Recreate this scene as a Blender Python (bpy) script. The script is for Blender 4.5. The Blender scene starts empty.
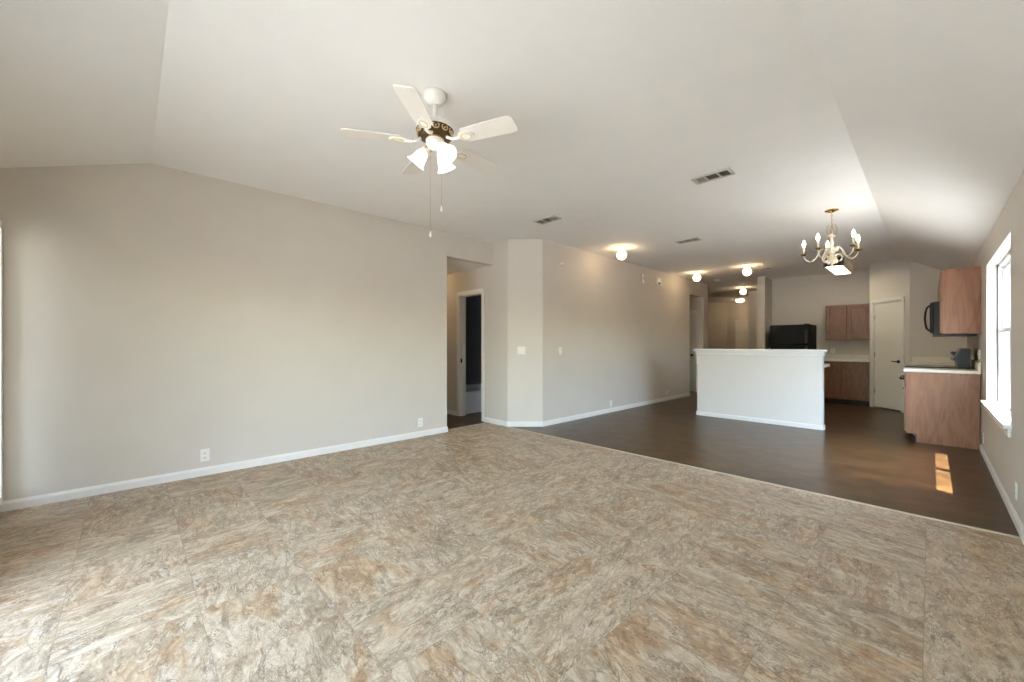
import bpy, bmesh, math, random
from mathutils import Vector, Matrix

random.seed(7)
PI = math.pi
SC = bpy.context.scene
COL = SC.collection

# ------------------------------------------------------------------ camera
H = 1.2
FPX, CY = 400.0, 345.0
YAW = math.radians(46.3)
cam_d = bpy.data.cameras.new('camera')
cam_d.sensor_fit = 'HORIZONTAL'
cam_d.sensor_width = 36.0
cam_d.lens = FPX * 36.0 / 1024.0
cam_d.shift_x = 0.0
cam_d.shift_y = (CY - 341.0) / 1024.0
cam_d.clip_start = 0.02
cam = bpy.data.objects.new('camera', cam_d)
COL.objects.link(cam)
cam.location = (0, 0, H)
cam.rotation_euler = (PI / 2, 0, YAW)
SC.camera = cam

# ------------------------------------------------------------------ view
SC.view_settings.view_transform = 'Standard'
SC.view_settings.look = 'None'
SC.view_settings.gamma = 1.0
SC.view_settings.use_curve_mapping = False
SC.view_settings.exposure = 0.98
cy = SC.cycles
cy.use_denoising = True
cy.max_bounces = 12
cy.diffuse_bounces = 8
cy.glossy_bounces = 4
cy.transmission_bounces = 6
cy.transparent_max_bounces = 8
cy.sample_clamp_indirect = 8.0
cy.caustics_reflective = False
cy.caustics_refractive = False

# ------------------------------------------------------------------ sky and sun
SKY_STRENGTH = 2.35
SUN_DIR = Vector((-0.375, 0.14, -1.0)).normalized()
wd = bpy.data.worlds.new('world')
SC.world = wd
wd.use_nodes = True
wn = wd.node_tree
wn.nodes.clear()
sky = wn.nodes.new('ShaderNodeTexSky')
sky.sky_type = 'NISHITA'
sky.sun_disc = False
sky.sun_elevation = math.radians(69)
sky.sun_rotation = math.radians(100)
sky.air_density = 1.3
sky.dust_density = 3.0
hsv = wn.nodes.new('ShaderNodeHueSaturation')
hsv.inputs['Saturation'].default_value = 1.05
bg = wn.nodes.new('ShaderNodeBackground')
bg.inputs['Strength'].default_value = SKY_STRENGTH
wo = wn.nodes.new('ShaderNodeOutputWorld')
wn.links.new(sky.outputs[0], hsv.inputs['Color'])
wn.links.new(hsv.outputs[0], bg.inputs['Color'])
wn.links.new(bg.outputs[0], wo.inputs['Surface'])

sun_d = bpy.data.lights.new('sun', 'SUN')
sun_d.energy = 31.0
sun_d.angle = math.radians(0.5)
sun_d.color = (1.0, 0.97, 0.92)
sun = bpy.data.objects.new('sun', sun_d)
COL.objects.link(sun)
sun.location = (3, -2, 8)
sun.rotation_euler = SUN_DIR.to_track_quat('-Z', 'Y').to_euler()


# ------------------------------------------------------------------ materials
def srgb(r, g, b):
    def f(c):
        c /= 255.0
        return c / 12.92 if c <= 0.04045 else ((c + 0.055) / 1.055) ** 2.4
    return (f(r), f(g), f(b), 1.0)


def mat(name, color, rough=0.5, metal=0.0, noise=0.0, nscale=30.0, bump=0.0, bscale=200.0, spec=0.5, stretch=(1, 1, 1)):
    m = bpy.data.materials.new(name)
    m.use_nodes = True
    nt = m.node_tree
    b = nt.nodes['Principled BSDF']
    b.inputs['Roughness'].default_value = rough
    b.inputs['Metallic'].default_value = metal
    b.inputs['Specular IOR Level'].default_value = spec
    tc = nt.nodes.new('ShaderNodeTexCoord')
    mp = nt.nodes.new('ShaderNodeMapping')
    mp.inputs['Scale'].default_value = stretch
    nt.links.new(tc.outputs['Object'], mp.inputs['Vector'])
    n = nt.nodes.new('ShaderNodeTexNoise')
    n.inputs['Scale'].default_value = nscale
    n.inputs['Detail'].default_value = 5
    nt.links.new(mp.outputs[0], n.inputs['Vector'])
    r = nt.nodes.new('ShaderNodeValToRGB')
    c0 = [max(0, c * (1 - noise)) for c in color[:3]] + [1]
    c1 = [min(1, c * (1 + noise)) for c in color[:3]] + [1]
    r.color_ramp.elements[0].position = 0.3
    r.color_ramp.elements[1].position = 0.7
    r.color_ramp.elements[0].color = c0
    r.color_ramp.elements[1].color = c1
    nt.links.new(n.outputs['Fac'], r.inputs[0])
    nt.links.new(r.outputs[0], b.inputs['Base Color'])
    if bump > 0:
        n2 = nt.nodes.new('ShaderNodeTexNoise')
        n2.inputs['Scale'].default_value = bscale
        n2.inputs['Detail'].default_value = 3
        nt.links.new(tc.outputs['Object'], n2.inputs['Vector'])
        bp = nt.nodes.new('ShaderNodeBump')
        bp.inputs['Strength'].default_value = bump
        bp.inputs['Distance'].default_value = 0.004
        nt.links.new(n2.outputs['Fac'], bp.inputs['Height'])
        nt.links.new(bp.outputs[0], b.inputs['Normal'])
    return m


def emit(name, color, strength):
    m = bpy.data.materials.new(name)
    m.use_nodes = True
    nt = m.node_tree
    b = nt.nodes['Principled BSDF']
    b.inputs['Base Color'].default_value = (0.9, 0.88, 0.84, 1)
    b.inputs['Roughness'].default_value = 0.35
    b.inputs['Emission Color'].default_value = color
    b.inputs['Emission Strength'].default_value = strength
    return m


def glass_mat(name):
    m = bpy.data.materials.new(name)
    m.use_nodes = True
    nt = m.node_tree
    nt.nodes.clear()
    t = nt.nodes.new('ShaderNodeBsdfTransparent')
    t.inputs[0].default_value = (0.93, 0.96, 0.97, 1)
    g = nt.nodes.new('ShaderNodeBsdfGlossy')
    g.inputs['Roughness'].default_value = 0.02
    lw = nt.nodes.new('ShaderNodeLayerWeight')
    pw = nt.nodes.new('ShaderNodeMath')
    pw.operation = 'POWER'
    pw.inputs[1].default_value = 5.0
    nt.links.new(lw.outputs['Facing'], pw.inputs[0])
    fr = nt.nodes.new('ShaderNodeMath')
    fr.operation = 'MULTIPLY_ADD'
    fr.inputs[1].default_value = 0.6
    fr.inputs[2].default_value = 0.03
    nt.links.new(pw.outputs[0], fr.inputs[0])
    mx = nt.nodes.new('ShaderNodeMixShader')
    o = nt.nodes.new('ShaderNodeOutputMaterial')
    nt.links.new(fr.outputs[0], mx.inputs[0])
    nt.links.new(t.outputs[0], mx.inputs[1])
    nt.links.new(g.outputs[0], mx.inputs[2])
    nt.links.new(mx.outputs[0], o.inputs[0])
    return m


def tile_mat():
    """18 inch vinyl slate-look tiles: streaky clefts, each tile turned and toned its own way."""
    m = bpy.data.materials.new('slate_tile')
    m.use_nodes = True
    nt = m.node_tree
    N, L = nt.nodes.new, nt.links.new
    b = nt.nodes['Principled BSDF']
    S = 0.452
    tc = N('ShaderNodeTexCoord')

    def vm(op, a, bb=None):
        n = N('ShaderNodeVectorMath')
        n.operation = op
        if isinstance(a, tuple):
            n.inputs[0].default_value = a
        else:
            L(a, n.inputs[0])
        if bb is not None:
            if isinstance(bb, tuple):
                n.inputs[1].default_value = bb
            else:
                L(bb, n.inputs[1])
        return n.outputs[0]

    def mm(op, a, bb=None, cc=None):
        n = N('ShaderNodeMath')
        n.operation = op
        for i, x in enumerate((a, bb, cc)):
            if x is None:
                continue
            if isinstance(x, (int, float)):
                n.inputs[i].default_value = x
            else:
                L(x, n.inputs[i])
        return n.outputs[0]

    p = vm('MULTIPLY', vm('ADD', tc.outputs['Object'], (0.02, -0.23, 0)), (1 / S, 1 / S, 0))
    cell = vm('FLOOR', p)
    fr = vm('FRACTION', p)
    wn_ = N('ShaderNodeTexWhiteNoise')
    wn_.noise_dimensions = '3D'
    L(cell, wn_.inputs['Vector'])
    rnd = wn_.outputs['Color']
    rv = wn_.outputs['Value']
    # rotate the streak direction a little per tile (0 or 90 degrees plus jitter)
    vr = N('ShaderNodeVectorRotate')
    vr.rotation_type = 'Z_AXIS'
    L(tc.outputs['Object'], vr.inputs['Vector'])
    L(mm('ADD', mm('MULTIPLY', mm('ROUND', rv), PI / 2 - 0.3), 0.15), vr.inputs['Angle'])
    q = vm('ADD', vr.outputs[0], vm('MULTIPLY', rnd, (7.0, 7.0, 7.0)))

    def noise(vec, scale, det, rough, dist, stretch):
        mp = N('ShaderNodeMapping')
        mp.inputs['Scale'].default_value = stretch
        L(vec, mp.inputs['Vector'])
        n = N('ShaderNodeTexNoise')
        n.inputs['Scale'].default_value = scale
        n.inputs['Detail'].default_value = det
        n.inputs['Roughness'].default_value = rough
        n.inputs['Distortion'].default_value = dist
        L(mp.outputs[0], n.inputs['Vector'])
        return n.outputs['Fac']

    big = noise(q, 2.6, 6, 0.62, 0.9, (1, 1.7, 1))
    grey = noise(vm('ADD', q, (3.1, 8.7, 0)), 2.2, 5, 0.6, 0.6, (1, 1.6, 1))
    clus = noise(vm('ADD', q, (9.3, 1.7, 0)), 5.0, 5, 0.62, 0.8, (1, 2.2, 1))
    med = noise(q, 11.0, 8, 0.68, 0.9, (1, 2.0, 1))
    fine = noise(q, 70.0, 5, 0.75, 0.5, (1, 1.8, 1))
    wr = mm('ABSOLUTE', mm('SUBTRACT', noise(q, 24.0, 4, 0.6, 2.2, (1, 1.9, 1)), 0.5))
    ridge = mm('ABSOLUTE', mm('SUBTRACT', noise(vm('ADD', q, (5.5, 2.2, 0)), 3.4, 7, 0.6, 1.0, (1, 2.8, 1)), 0.5))

    def ramp(fac, stops):
        r = N('ShaderNodeValToRGB')
        e = r.color_ramp.elements
        while len(e) < len(stops):
            e.new(0.5)
        for i, (pos, c) in enumerate(stops):
            e[i].position = pos
            e[i].color = c
        L(fac, r.inputs[0])
        return r.outputs[0]

    def mix(fac, a, c, mode='MIX'):
        n = N('ShaderNodeMix')
        n.data_type = 'RGBA'
        n.blend_type = mode
        if isinstance(fac, (int, float)):
            n.inputs[0].default_value = fac
        else:
            L(fac, n.inputs[0])
        for k, x in ((6, a), (7, c)):
            if isinstance(x, tuple):
                n.inputs[k].default_value = x
            else:
                L(x, n.inputs[k])
        return n.outputs[2]

    B0, W1_ = (0, 0, 0, 1), (1, 1, 1, 1)
    base = ramp(med, [(0.34, srgb(164, 145, 119)), (0.46, srgb(187, 168, 142)), (0.56, srgb(200, 184, 160)), (0.68, srgb(211, 199, 179))])
    tan = ramp(med, [(0.36, srgb(132, 97, 62)), (0.48, srgb(175, 139, 100)), (0.62, srgb(202, 174, 138))])
    c = mix(ramp(big, [(0.48, B0), (0.64, (0.76, 0.76, 0.76, 1))]), base, tan)
    gry = ramp(med, [(0.36, srgb(118, 104, 84)), (0.48, srgb(162, 146, 122)), (0.62, srgb(198, 184, 161))])
    c = mix(ramp(grey, [(0.53, B0), (0.68, (0.75, 0.75, 0.75, 1))]), c, gry)
    cl = ramp(clus, [(0.45, (0.16, 0.16, 0.16, 1)), (0.57, W1_)])
    wl = ramp(wr, [(0.0, W1_), (0.03, (0.8, 0.8, 0.8, 1)), (0.06, B0)])
    c = mix(mm('MULTIPLY', mm('MULTIPLY', cl, wl), 0.68), c, mix(big, srgb(88, 68, 46), srgb(118, 80, 48)))
    hl = ramp(wr, [(0.10, B0), (0.20, W1_)])
    c = mix(mm('MULTIPLY', mm('MULTIPLY', cl, hl), 0.35), c, srgb(214, 202, 180))
    cr = ramp(ridge, [(0.0, W1_), (0.012, (0.7, 0.7, 0.7, 1)), (0.026, B0)])
    c = mix(mm('MULTIPLY', mm('MULTIPLY', cr, ramp(med, [(0.42, B0), (0.56, W1_)])), 0.7), c, srgb(88, 66, 44))
    c = mix(0.5, c, ramp(fine, [(0.32, (0.70, 0.66, 0.61, 1)), (0.56, (1.06, 1.05, 1.04, 1))]), 'MULTIPLY')
    streak = mm('SUBTRACT', med, mm('MULTIPLY', mm('MULTIPLY', cl, wl), 0.5))
    # tile tone
    tone = mm('ADD', mm('MULTIPLY', rv, 0.06), 0.97)
    tn = N('ShaderNodeCombineColor')
    for k in range(3):
        L(tone, tn.inputs[k])
    c = mix(1.0, c, tn.outputs[0], 'MULTIPLY')
    # seams
    sp = N('ShaderNodeSeparateXYZ')
    L(fr, sp.inputs[0])
    def edge(x):
        return mm('MINIMUM', x, mm('SUBTRACT', 1.0, x))
    e_ = mm('MINIMUM', edge(sp.outputs[0]), edge(sp.outputs[1]))
    seam = mm('LESS_THAN', e_, 0.0028)
    c = mix(mm('MULTIPLY', seam, 0.55), c, srgb(120, 108, 94))
    L(c, b.inputs['Base Color'])
    rr = N('ShaderNodeMapRange')
    rr.inputs['To Min'].default_value = 0.34
    rr.inputs['To Max'].default_value = 0.52
    L(fine, rr.inputs[0])
    L(rr.outputs[0], b.inputs['Roughness'])
    b.inputs['Specular IOR Level'].default_value = 0.45
    hgt = mm('ADD', mm('MULTIPLY', streak, 0.7), mm('MULTIPLY', fine, 0.3))
    hgt = mm('SUBTRACT', hgt, mm('MULTIPLY', seam, 0.5))
    bp = N('ShaderNodeBump')
    bp.inputs['Strength'].default_value = 0.5
    bp.inputs['Distance'].default_value = 0.006
    L(hgt, bp.inputs['Height'])
    L(bp.outputs[0], b.inputs['Normal'])
    return m


def wood_floor_mat():
    m = bpy.data.materials.new('dark_laminate')
    m.use_nodes = True
    nt = m.node_tree
    N, L = nt.nodes.new, nt.links.new
    b = nt.nodes['Principled BSDF']
    tc = N('ShaderNodeTexCoord')
    br = N('ShaderNodeTexBrick')
    br.offset = 0.37
    br.inputs['Scale'].default_value = 1.0
    br.inputs['Brick Width'].default_value = 1.2
    br.inputs['Row Height'].default_value = 0.152
    br.inputs['Mortar Size'].default_value = 0.0012
    br.inputs['Color1'].default_value = srgb(82, 60, 36)
    br.inputs['Color2'].default_value = srgb(70, 50, 29)
    br.inputs['Mortar'].default_value = srgb(44, 30, 18)
    L(tc.outputs['Object'], br.inputs['Vector'])
    mp = N('ShaderNodeMapping')
    mp.inputs['Scale'].default_value = (2.2, 14, 1)
    L(tc.outputs['Object'], mp.inputs['Vector'])
    n = N('ShaderNodeTexNoise')
    n.inputs['Scale'].default_value = 2.5
    n.inputs['Detail'].default_value = 8
    n.inputs['Roughness'].default_value = 0.65
    n.inputs['Distortion'].default_value = 0.8
    L(mp.outputs[0], n.inputs['Vector'])
    n2 = N('ShaderNodeTexNoise')
    n2.inputs['Scale'].default_value = 5.0
    n2.inputs['Detail'].default_value = 5
    L(tc.outputs['Object'], n2.inputs['Vector'])
    r = N('ShaderNodeValToRGB')
    r.color_ramp.elements[0].position = 0.3
    r.color_ramp.elements[0].color = (0.55, 0.52, 0.5, 1)
    r.color_ramp.elements[1].position = 0.7
    r.color_ramp.elements[1].color = (1.35, 1.3, 1.25, 1)
    L(n.outputs['Fac'], r.inputs[0])
    r2 = N('ShaderNodeValToRGB')
    r2.color_ramp.elements[0].position = 0.35
    r2.color_ramp.elements[0].color = (0.55, 0.55, 0.55, 1)
    r2.color_ramp.elements[1].position = 0.68
    r2.color_ramp.elements[1].color = (1.5, 1.45, 1.4, 1)
    L(n2.outputs['Fac'], r2.inputs[0])
    last = br.outputs['Color']
    for x in (r, r2):
        mx = N('ShaderNodeMix')
        mx.data_type = 'RGBA'
        mx.blend_type = 'MULTIPLY'
        mx.inputs[0].default_value = 0.8
        L(last, mx.inputs[6])
        L(x.outputs[0], mx.inputs[7])
        last = mx.outputs[2]
    L(last, b.inputs['Base Color'])
    b.inputs['Roughness'].default_value = 0.30
    b.inputs['Specular IOR Level'].default_value = 0.36
    bp = N('ShaderNodeBump')
    bp.inputs['Strength'].default_value = 0.25
    bp.inputs['Distance'].default_value = 0.003
    L(n.outputs['Fac'], bp.inputs['Height'])
    L(bp.outputs[0], b.inputs['Normal'])
    return m


def oak_mat(name, c0, c1, c2, vertical=True):
    m = bpy.data.materials.new(name)
    m.use_nodes = True
    nt = m.node_tree
    N, L = nt.nodes.new, nt.links.new
    b = nt.nodes['Principled BSDF']
    tc = N('ShaderNodeTexCoord')
    mp = N('ShaderNodeMapping')
    mp.inputs['Scale'].default_value = (9, 9, 1.3) if vertical else (9, 1.3, 9)
    L(tc.outputs['Object'], mp.inputs['Vector'])
    n = N('ShaderNodeTexNoise')
    n.inputs['Scale'].default_value = 1.1
    n.inputs['Detail'].default_value = 3
    n.inputs['Distortion'].default_value = 0.5
    L(mp.outputs[0], n.inputs['Vector'])
    mul = N('ShaderNodeMath')
    mul.operation = 'MULTIPLY'
    mul.inputs[1].default_value = 11.0
    L(n.outputs['Fac'], mul.inputs[0])
    fra = N('ShaderNodeMath')
    fra.operation = 'PINGPONG'
    fra.inputs[1].default_value = 1.0
    L(mul.outputs[0], fra.inputs[0])
    mp2 = N('ShaderNodeMapping')
    mp2.inputs['Scale'].default_value = (60, 60, 3) if vertical else (60, 3, 60)
    L(tc.outputs['Object'], mp2.inputs['Vector'])
    n2 = N('ShaderNodeTexNoise')
    n2.inputs['Scale'].default_value = 2.5
    n2.inputs['Detail'].default_value = 6
    L(mp2.outputs[0], n2.inputs['Vector'])
    ad = N('ShaderNodeMath')
    ad.operation = 'MULTIPLY_ADD'
    ad.inputs[1].default_value = 0.35
    L(fra.outputs[0], ad.inputs[0])
    ml = N('ShaderNodeMath')
    ml.operation = 'MULTIPLY'
    ml.inputs[1].default_value = 0.65
    L(n2.outputs['Fac'], ml.inputs[0])
    L(ml.outputs[0], ad.inputs[2])
    r = N('ShaderNodeValToRGB')
    e = r.color_ramp.elements
    e.new(0.5)
    for i, (p_, c_) in enumerate(((0.2, c0), (0.5, c1), (0.8, c2))):
        e[i].position = p_
        e[i].color = c_
    L(ad.outputs[0], r.inputs[0])
    L(r.outputs[0], b.inputs['Base Color'])
    b.inputs['Roughness'].default_value = 0.38
    bp = N('ShaderNodeBump')
    bp.inputs['Strength'].default_value = 0.12
    bp.inputs['Distance'].default_value = 0.002
    L(ad.outputs[0], bp.inputs['Height'])
    L(bp.outputs[0], b.inputs['Normal'])
    return m


M = {}
M['wall'] = mat('wall_paint', srgb(211, 204, 194), 0.62, noise=0.015, nscale=3, bump=0.10, bscale=160, spec=0.3)
M['ceil'] = mat('ceiling_paint', srgb(238, 236, 233), 0.8, noise=0.012, nscale=4, bump=0.12, bscale=120, spec=0.2)
M['white'] = mat('white_trim_paint', srgb(232, 230, 225), 0.35, noise=0.01, spec=0.45)
M['barwhite'] = mat('bar_white_paint', srgb(220, 215, 207), 0.6, noise=0.012, nscale=4, bump=0.08, bscale=160, spec=0.3)
M['door'] = mat('door_paint', srgb(232, 228, 216), 0.4, noise=0.01)
M['plate'] = mat('white_plastic', srgb(238, 236, 230), 0.3, noise=0.01)
M['slot'] = mat('dark_slot', srgb(60, 56, 50), 0.6, noise=0.05)
M['tile'] = tile_mat()
M['lam'] = wood_floor_mat()
M['strip'] = mat('threshold_strip', srgb(196, 180, 152), 0.4, noise=0.06, nscale=40)
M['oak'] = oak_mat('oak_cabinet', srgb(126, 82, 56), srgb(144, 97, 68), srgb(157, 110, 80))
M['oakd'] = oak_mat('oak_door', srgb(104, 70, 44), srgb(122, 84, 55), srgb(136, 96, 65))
M['kick'] = mat('toe_kick', srgb(46, 34, 26), 0.6, noise=0.1)
M['lamtop'] = mat('laminate_counter', srgb(226, 220, 206), 0.35, noise=0.03, nscale=120)
M['black'] = mat('black_enamel', srgb(10, 10, 11), 0.3, noise=0.1, spec=0.3)
M['blackp'] = mat('black_textured', srgb(13, 13, 14), 0.5, noise=0.12, spec=0.25, bump=0.15, bscale=300)
M['bglass'] = mat('black_glass', srgb(7, 7, 8), 0.08, noise=0.05, spec=0.4)
M['dgrey'] = mat('dark_grey_plastic', srgb(52, 52, 54), 0.4, noise=0.08)
M['silver'] = mat('silver_print', srgb(150, 150, 152), 0.35, metal=0.5, noise=0.05)
M['chrome'] = mat('satin_nickel', srgb(196, 192, 184), 0.25, metal=1.0, noise=0.03)
M['bronze'] = mat('dark_bronze', srgb(58, 48, 40), 0.35, metal=0.8, noise=0.05)
M['brass'] = mat('polished_brass', srgb(206, 170, 98), 0.22, metal=1.0, noise=0.06)
M['antique'] = mat('antique_brass', srgb(128, 96, 52), 0.32, metal=0.9, noise=0.12)
M['fanwhite'] = mat('white_enamel', srgb(238, 234, 226), 0.3, noise=0.01)
M['blade'] = mat('fan_blade_white', srgb(232, 226, 216), 0.42, noise=0.02, stretch=(1, 8, 1))
M['bandbrass'] = mat('dark_antique_brass', srgb(92, 68, 38), 0.4, metal=0.6, noise=0.2)
M['palebrass'] = mat('pale_brass', srgb(214, 192, 150), 0.35, metal=0.5, noise=0.08)
M['cream'] = mat('cream_enamel', srgb(236, 226, 204), 0.35, noise=0.03)
M['globe'] = emit('globe_glass_lit', (1.0, 0.72, 0.42, 1), 11.0)
M['shade'] = emit('frosted_shade_lit', (1.0, 0.90, 0.76, 1), 0.9)
M['bulb'] = emit('candle_bulb_lit', (1.0, 0.88, 0.70, 1), 14.0)
M['tube'] = emit('fluorescent_lens_lit', (1.0, 0.90, 0.70, 1), 5.0)
M['hoodlamp'] = emit('cooktop_lamp_lens', (1.0, 0.93, 0.8, 1), 0.6)
M['ventback'] = mat('duct_shade', srgb(46, 42, 36), 0.8, noise=0.1)
M['ventgrey'] = mat('vent_louvre', srgb(196, 190, 178), 0.5, noise=0.03)
M['tub'] = mat('tub_enamel', srgb(226, 224, 226), 0.2, noise=0.01)
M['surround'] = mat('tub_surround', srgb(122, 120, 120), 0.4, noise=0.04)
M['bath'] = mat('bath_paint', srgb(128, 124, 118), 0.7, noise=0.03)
M['vinyl'] = mat('window_vinyl', srgb(238, 238, 236), 0.3, noise=0.01)
M['gap_line'] = mat('grey_gap_line', srgb(120, 124, 126), 0.6, noise=0.03)  # grey for the dark gaps drawn around sash and frame
M['glass'] = glass_mat('window_glass')
M['concrete'] = mat('patio_concrete', srgb(150, 148, 144), 0.85, noise=0.06, nscale=6)
M['bounceslab'] = mat('bounce_slab', srgb(140, 136, 130), 0.9, noise=0.12, nscale=9)  # tone set to steer bounce light onto the near ceiling
M['fence'] = mat('blocker_boards', srgb(150, 128, 104), 0.85, noise=0.15, nscale=8, stretch=(6, 6, 0.6))  # boards of the barrier added to cut ground bounce
M['siding'] = mat('horizon_block_siding', srgb(150, 158, 166), 0.8, noise=0.04)  # for the block added to dim the horizon beyond the window
M['roof'] = mat('roof_shingle', srgb(110, 100, 92), 0.9, noise=0.15)
M['paper'] = mat('exterior_siding', srgb(214, 206, 192), 0.8, noise=0.04)


# ------------------------------------------------------------------ builders
class MB:
    """Collects shapes, then links them as ONE mesh object."""

    def __init__(self, xf=None):
        self.bm = bmesh.new()
        self.xf = xf or Matrix.Identity(4)
        self.mi = 0

    def _add(self, verts, faces, xf=None, smooth=False):
        X = self.xf @ xf if xf is not None else self.xf
        vs = [self.bm.verts.new(X @ Vector(v)) for v in verts]
        for f in faces:
            try:
                fc = self.bm.faces.new([vs[i] for i in f])
                fc.smooth = smooth
                fc.material_index = self.mi
            except ValueError:
                pass
        return self

    def box(self, x0, x1, y0, y1, z0, z1, bev=0.0, xf=None):
        if bev <= 0:
            v = [(x, y, z) for z in (z0, z1) for y in (y0, y1) for x in (x0, x1)]
            f = [(0, 2, 3, 1), (4, 5, 7, 6), (0, 1, 5, 4), (2, 6, 7, 3), (0, 4, 6, 2), (1, 3, 7, 5)]
            return self._add(v, f, xf)
        tb = bmesh.new()
        bmesh.ops.create_cube(tb, size=1.0)
        for w in tb.verts:
            w.co = Vector(((x0 + x1) / 2 + w.co.x * (x1 - x0), (y0 + y1) / 2 + w.co.y * (y1 - y0), (z0 + z1) / 2 + w.co.z * (z1 - z0)))
        bev = min(bev, 0.49 * min(x1 - x0, y1 - y0, z1 - z0))
        bmesh.ops.bevel(tb, geom=list(tb.edges), offset=bev, segments=2, affect='EDGES', profile=0.5)
        tb.verts.index_update()
        self._add([w.co.copy() for w in tb.verts], [[w.index for w in f.verts] for f in tb.faces], xf)
        tb.free()
        return self

    def prism(self, pts, z0, z1, xf=None):
        n = len(pts)
        v = [(p[0], p[1], z0) for p in pts] + [(p[0], p[1], z1) for p in pts]
        f = [tuple(range(n - 1, -1, -1)), tuple(range(n, 2 * n))]
        f += [(i, (i + 1) % n, n + (i + 1) % n, n + i) for i in range(n)]
        return self._add(v, f, xf)

    def lathe(self, prof, seg=24, xf=None, smooth=True):
        v, f, rings = [], [], []
        for r, z in prof:
            if r < 1e-6:
                rings.append([len(v)])
                v.append((0, 0, z))
            else:
                rings.append(list(range(len(v), len(v) + seg)))
                v += [(r * math.cos(2 * PI * k / seg), r * math.sin(2 * PI * k / seg), z) for k in range(seg)]
        for a, b in zip(rings[:-1], rings[1:]):
            for k in range(seg):
                k2 = (k + 1) % seg
                if len(a) == 1 and len(b) == 1:
                    continue
                if len(a) == 1:
                    f.append((a[0], b[k2], b[k]))
                elif len(b) == 1:
                    f.append((a[k], a[k2], b[0]))
                else:
                    f.append((a[k], a[k2], b[k2], b[k]))
        return self._add(v, f, xf, smooth)

    def tube(self, pts, r, seg=8, xf=None, closed=False):
        pts = [Vector(p) for p in pts]
        n = len(pts)
        rad = r if isinstance(r, (list, tuple)) else [r] * n
        v, f = [], []
        up = Vector((0.13, 0.07, 1)).normalized()
        for i, p in enumerate(pts):
            a = pts[(i - 1) % n] if (i > 0 or closed) else p
            b = pts[(i + 1) % n] if (i < n - 1 or closed) else p
            t = (b - a).normalized()
            s = t.cross(up)
            if s.length < 1e-3:
                s = t.cross(Vector((1, 0, 0)))
            s.normalize()
            w = s.cross(t).normalized()
            for k in range(seg):
                an = 2 * PI * k / seg
                v.append(p + (s * math.cos(an) + w * math.sin(an)) * rad[i])
        m = n if closed else n - 1
        for i in range(m):
            for k in range(seg):
                k2 = (k + 1) % seg
                j = (i + 1) % n
                f.append((i * seg + k, i * seg + k2, j * seg + k2, j * seg + k))
        if not closed:
            f.append(tuple(range(seg - 1, -1, -1)))
            f.append(tuple(range((n - 1) * seg, n * seg)))
        return self._add(v, f, xf, True)

    def ball(self, c, r, seg=20, sz=1.0, xf=None):
        prof = [(r * math.sin(PI * i / 12), -r * sz * math.cos(PI * i / 12)) for i in range(13)]
        prof[0] = (0, prof[0][1])
        prof[-1] = (0, prof[-1][1])
        t = Matrix.Translation(c)
        return self.lathe(prof, seg, (xf @ t) if xf is not None else t)

    def build(self, name, m, parent=None):
        bmesh.ops.recalc_face_normals(self.bm, faces=list(self.bm.faces))
        me = bpy.data.meshes.new(name)
        self.bm.to_mesh(me)
        self.bm.free()
        for x in (m if isinstance(m, (list, tuple)) else [m]):
            me.materials.append(x)
        o = bpy.data.objects.new(name, me)
        COL.objects.link(o)
        if parent is not None:
            o.parent = parent
        return o


def tag(o, label, cat, group=None):
    o['label'] = label
    o['category'] = cat
    if group:
        o['group'] = group
    return o


def thing(name, label, cat, loc=(0, 0, 0), rz=0.0, group=None):
    o = bpy.data.objects.new(name, None)
    o.empty_display_size = 0.1
    COL.objects.link(o)
    o.location = loc
    o.rotation_euler = (0, 0, rz)
    return tag(o, label, cat, group)


def struct(o):
    o['kind'] = 'structure'
    return o


def sroot(name, loc=(0, 0, 0), rz=0.0):
    o = bpy.data.objects.new(name, None)
    o.empty_display_size = 0.1
    COL.objects.link(o)
    o.location = loc
    o.rotation_euler = (0, 0, rz)
    return struct(o)


def dup(root, loc, rz, label):
    r = root.copy()
    COL.objects.link(r)
    r.location = loc
    r.rotation_euler = (0, 0, rz)
    r['label'] = label
    for ch in list(root.children):
        c = ch.copy()
        COL.objects.link(c)
        c.parent = r
        for g in list(ch.children):
            d = g.copy()
            COL.objects.link(d)
            d.parent = c
    return r


def RZ(a):
    return Matrix.Rotation(a, 4, 'Z')


def T(x, y, z):
    return Matrix.Translation((x, y, z))


def seg_wall(name, p0, p1, t, z0, z1, m, holes=()):
    """Wall from p0 to p1; its room face is the line itself, thickness t goes to the LEFT of p0->p1."""
    dx, dy = p1[0] - p0[0], p1[1] - p0[1]
    L_ = math.hypot(dx, dy)
    b = MB(T(p0[0], p0[1], 0) @ RZ(math.atan2(dy, dx)))
    u = 0.0
    for (a, c, ha, hc) in sorted(holes):
        if a > u:
            b.box(u, a, 0, t, z0, z1)
        if ha > z0:
            b.box(a, c, 0, t, z0, ha)
        if hc < z1:
            b.box(a, c, 0, t, hc, z1)
        u = c
    if u < L_:
        b.box(u, L_, 0, t, z0, z1)
    return struct(b.build(name, m))


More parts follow.
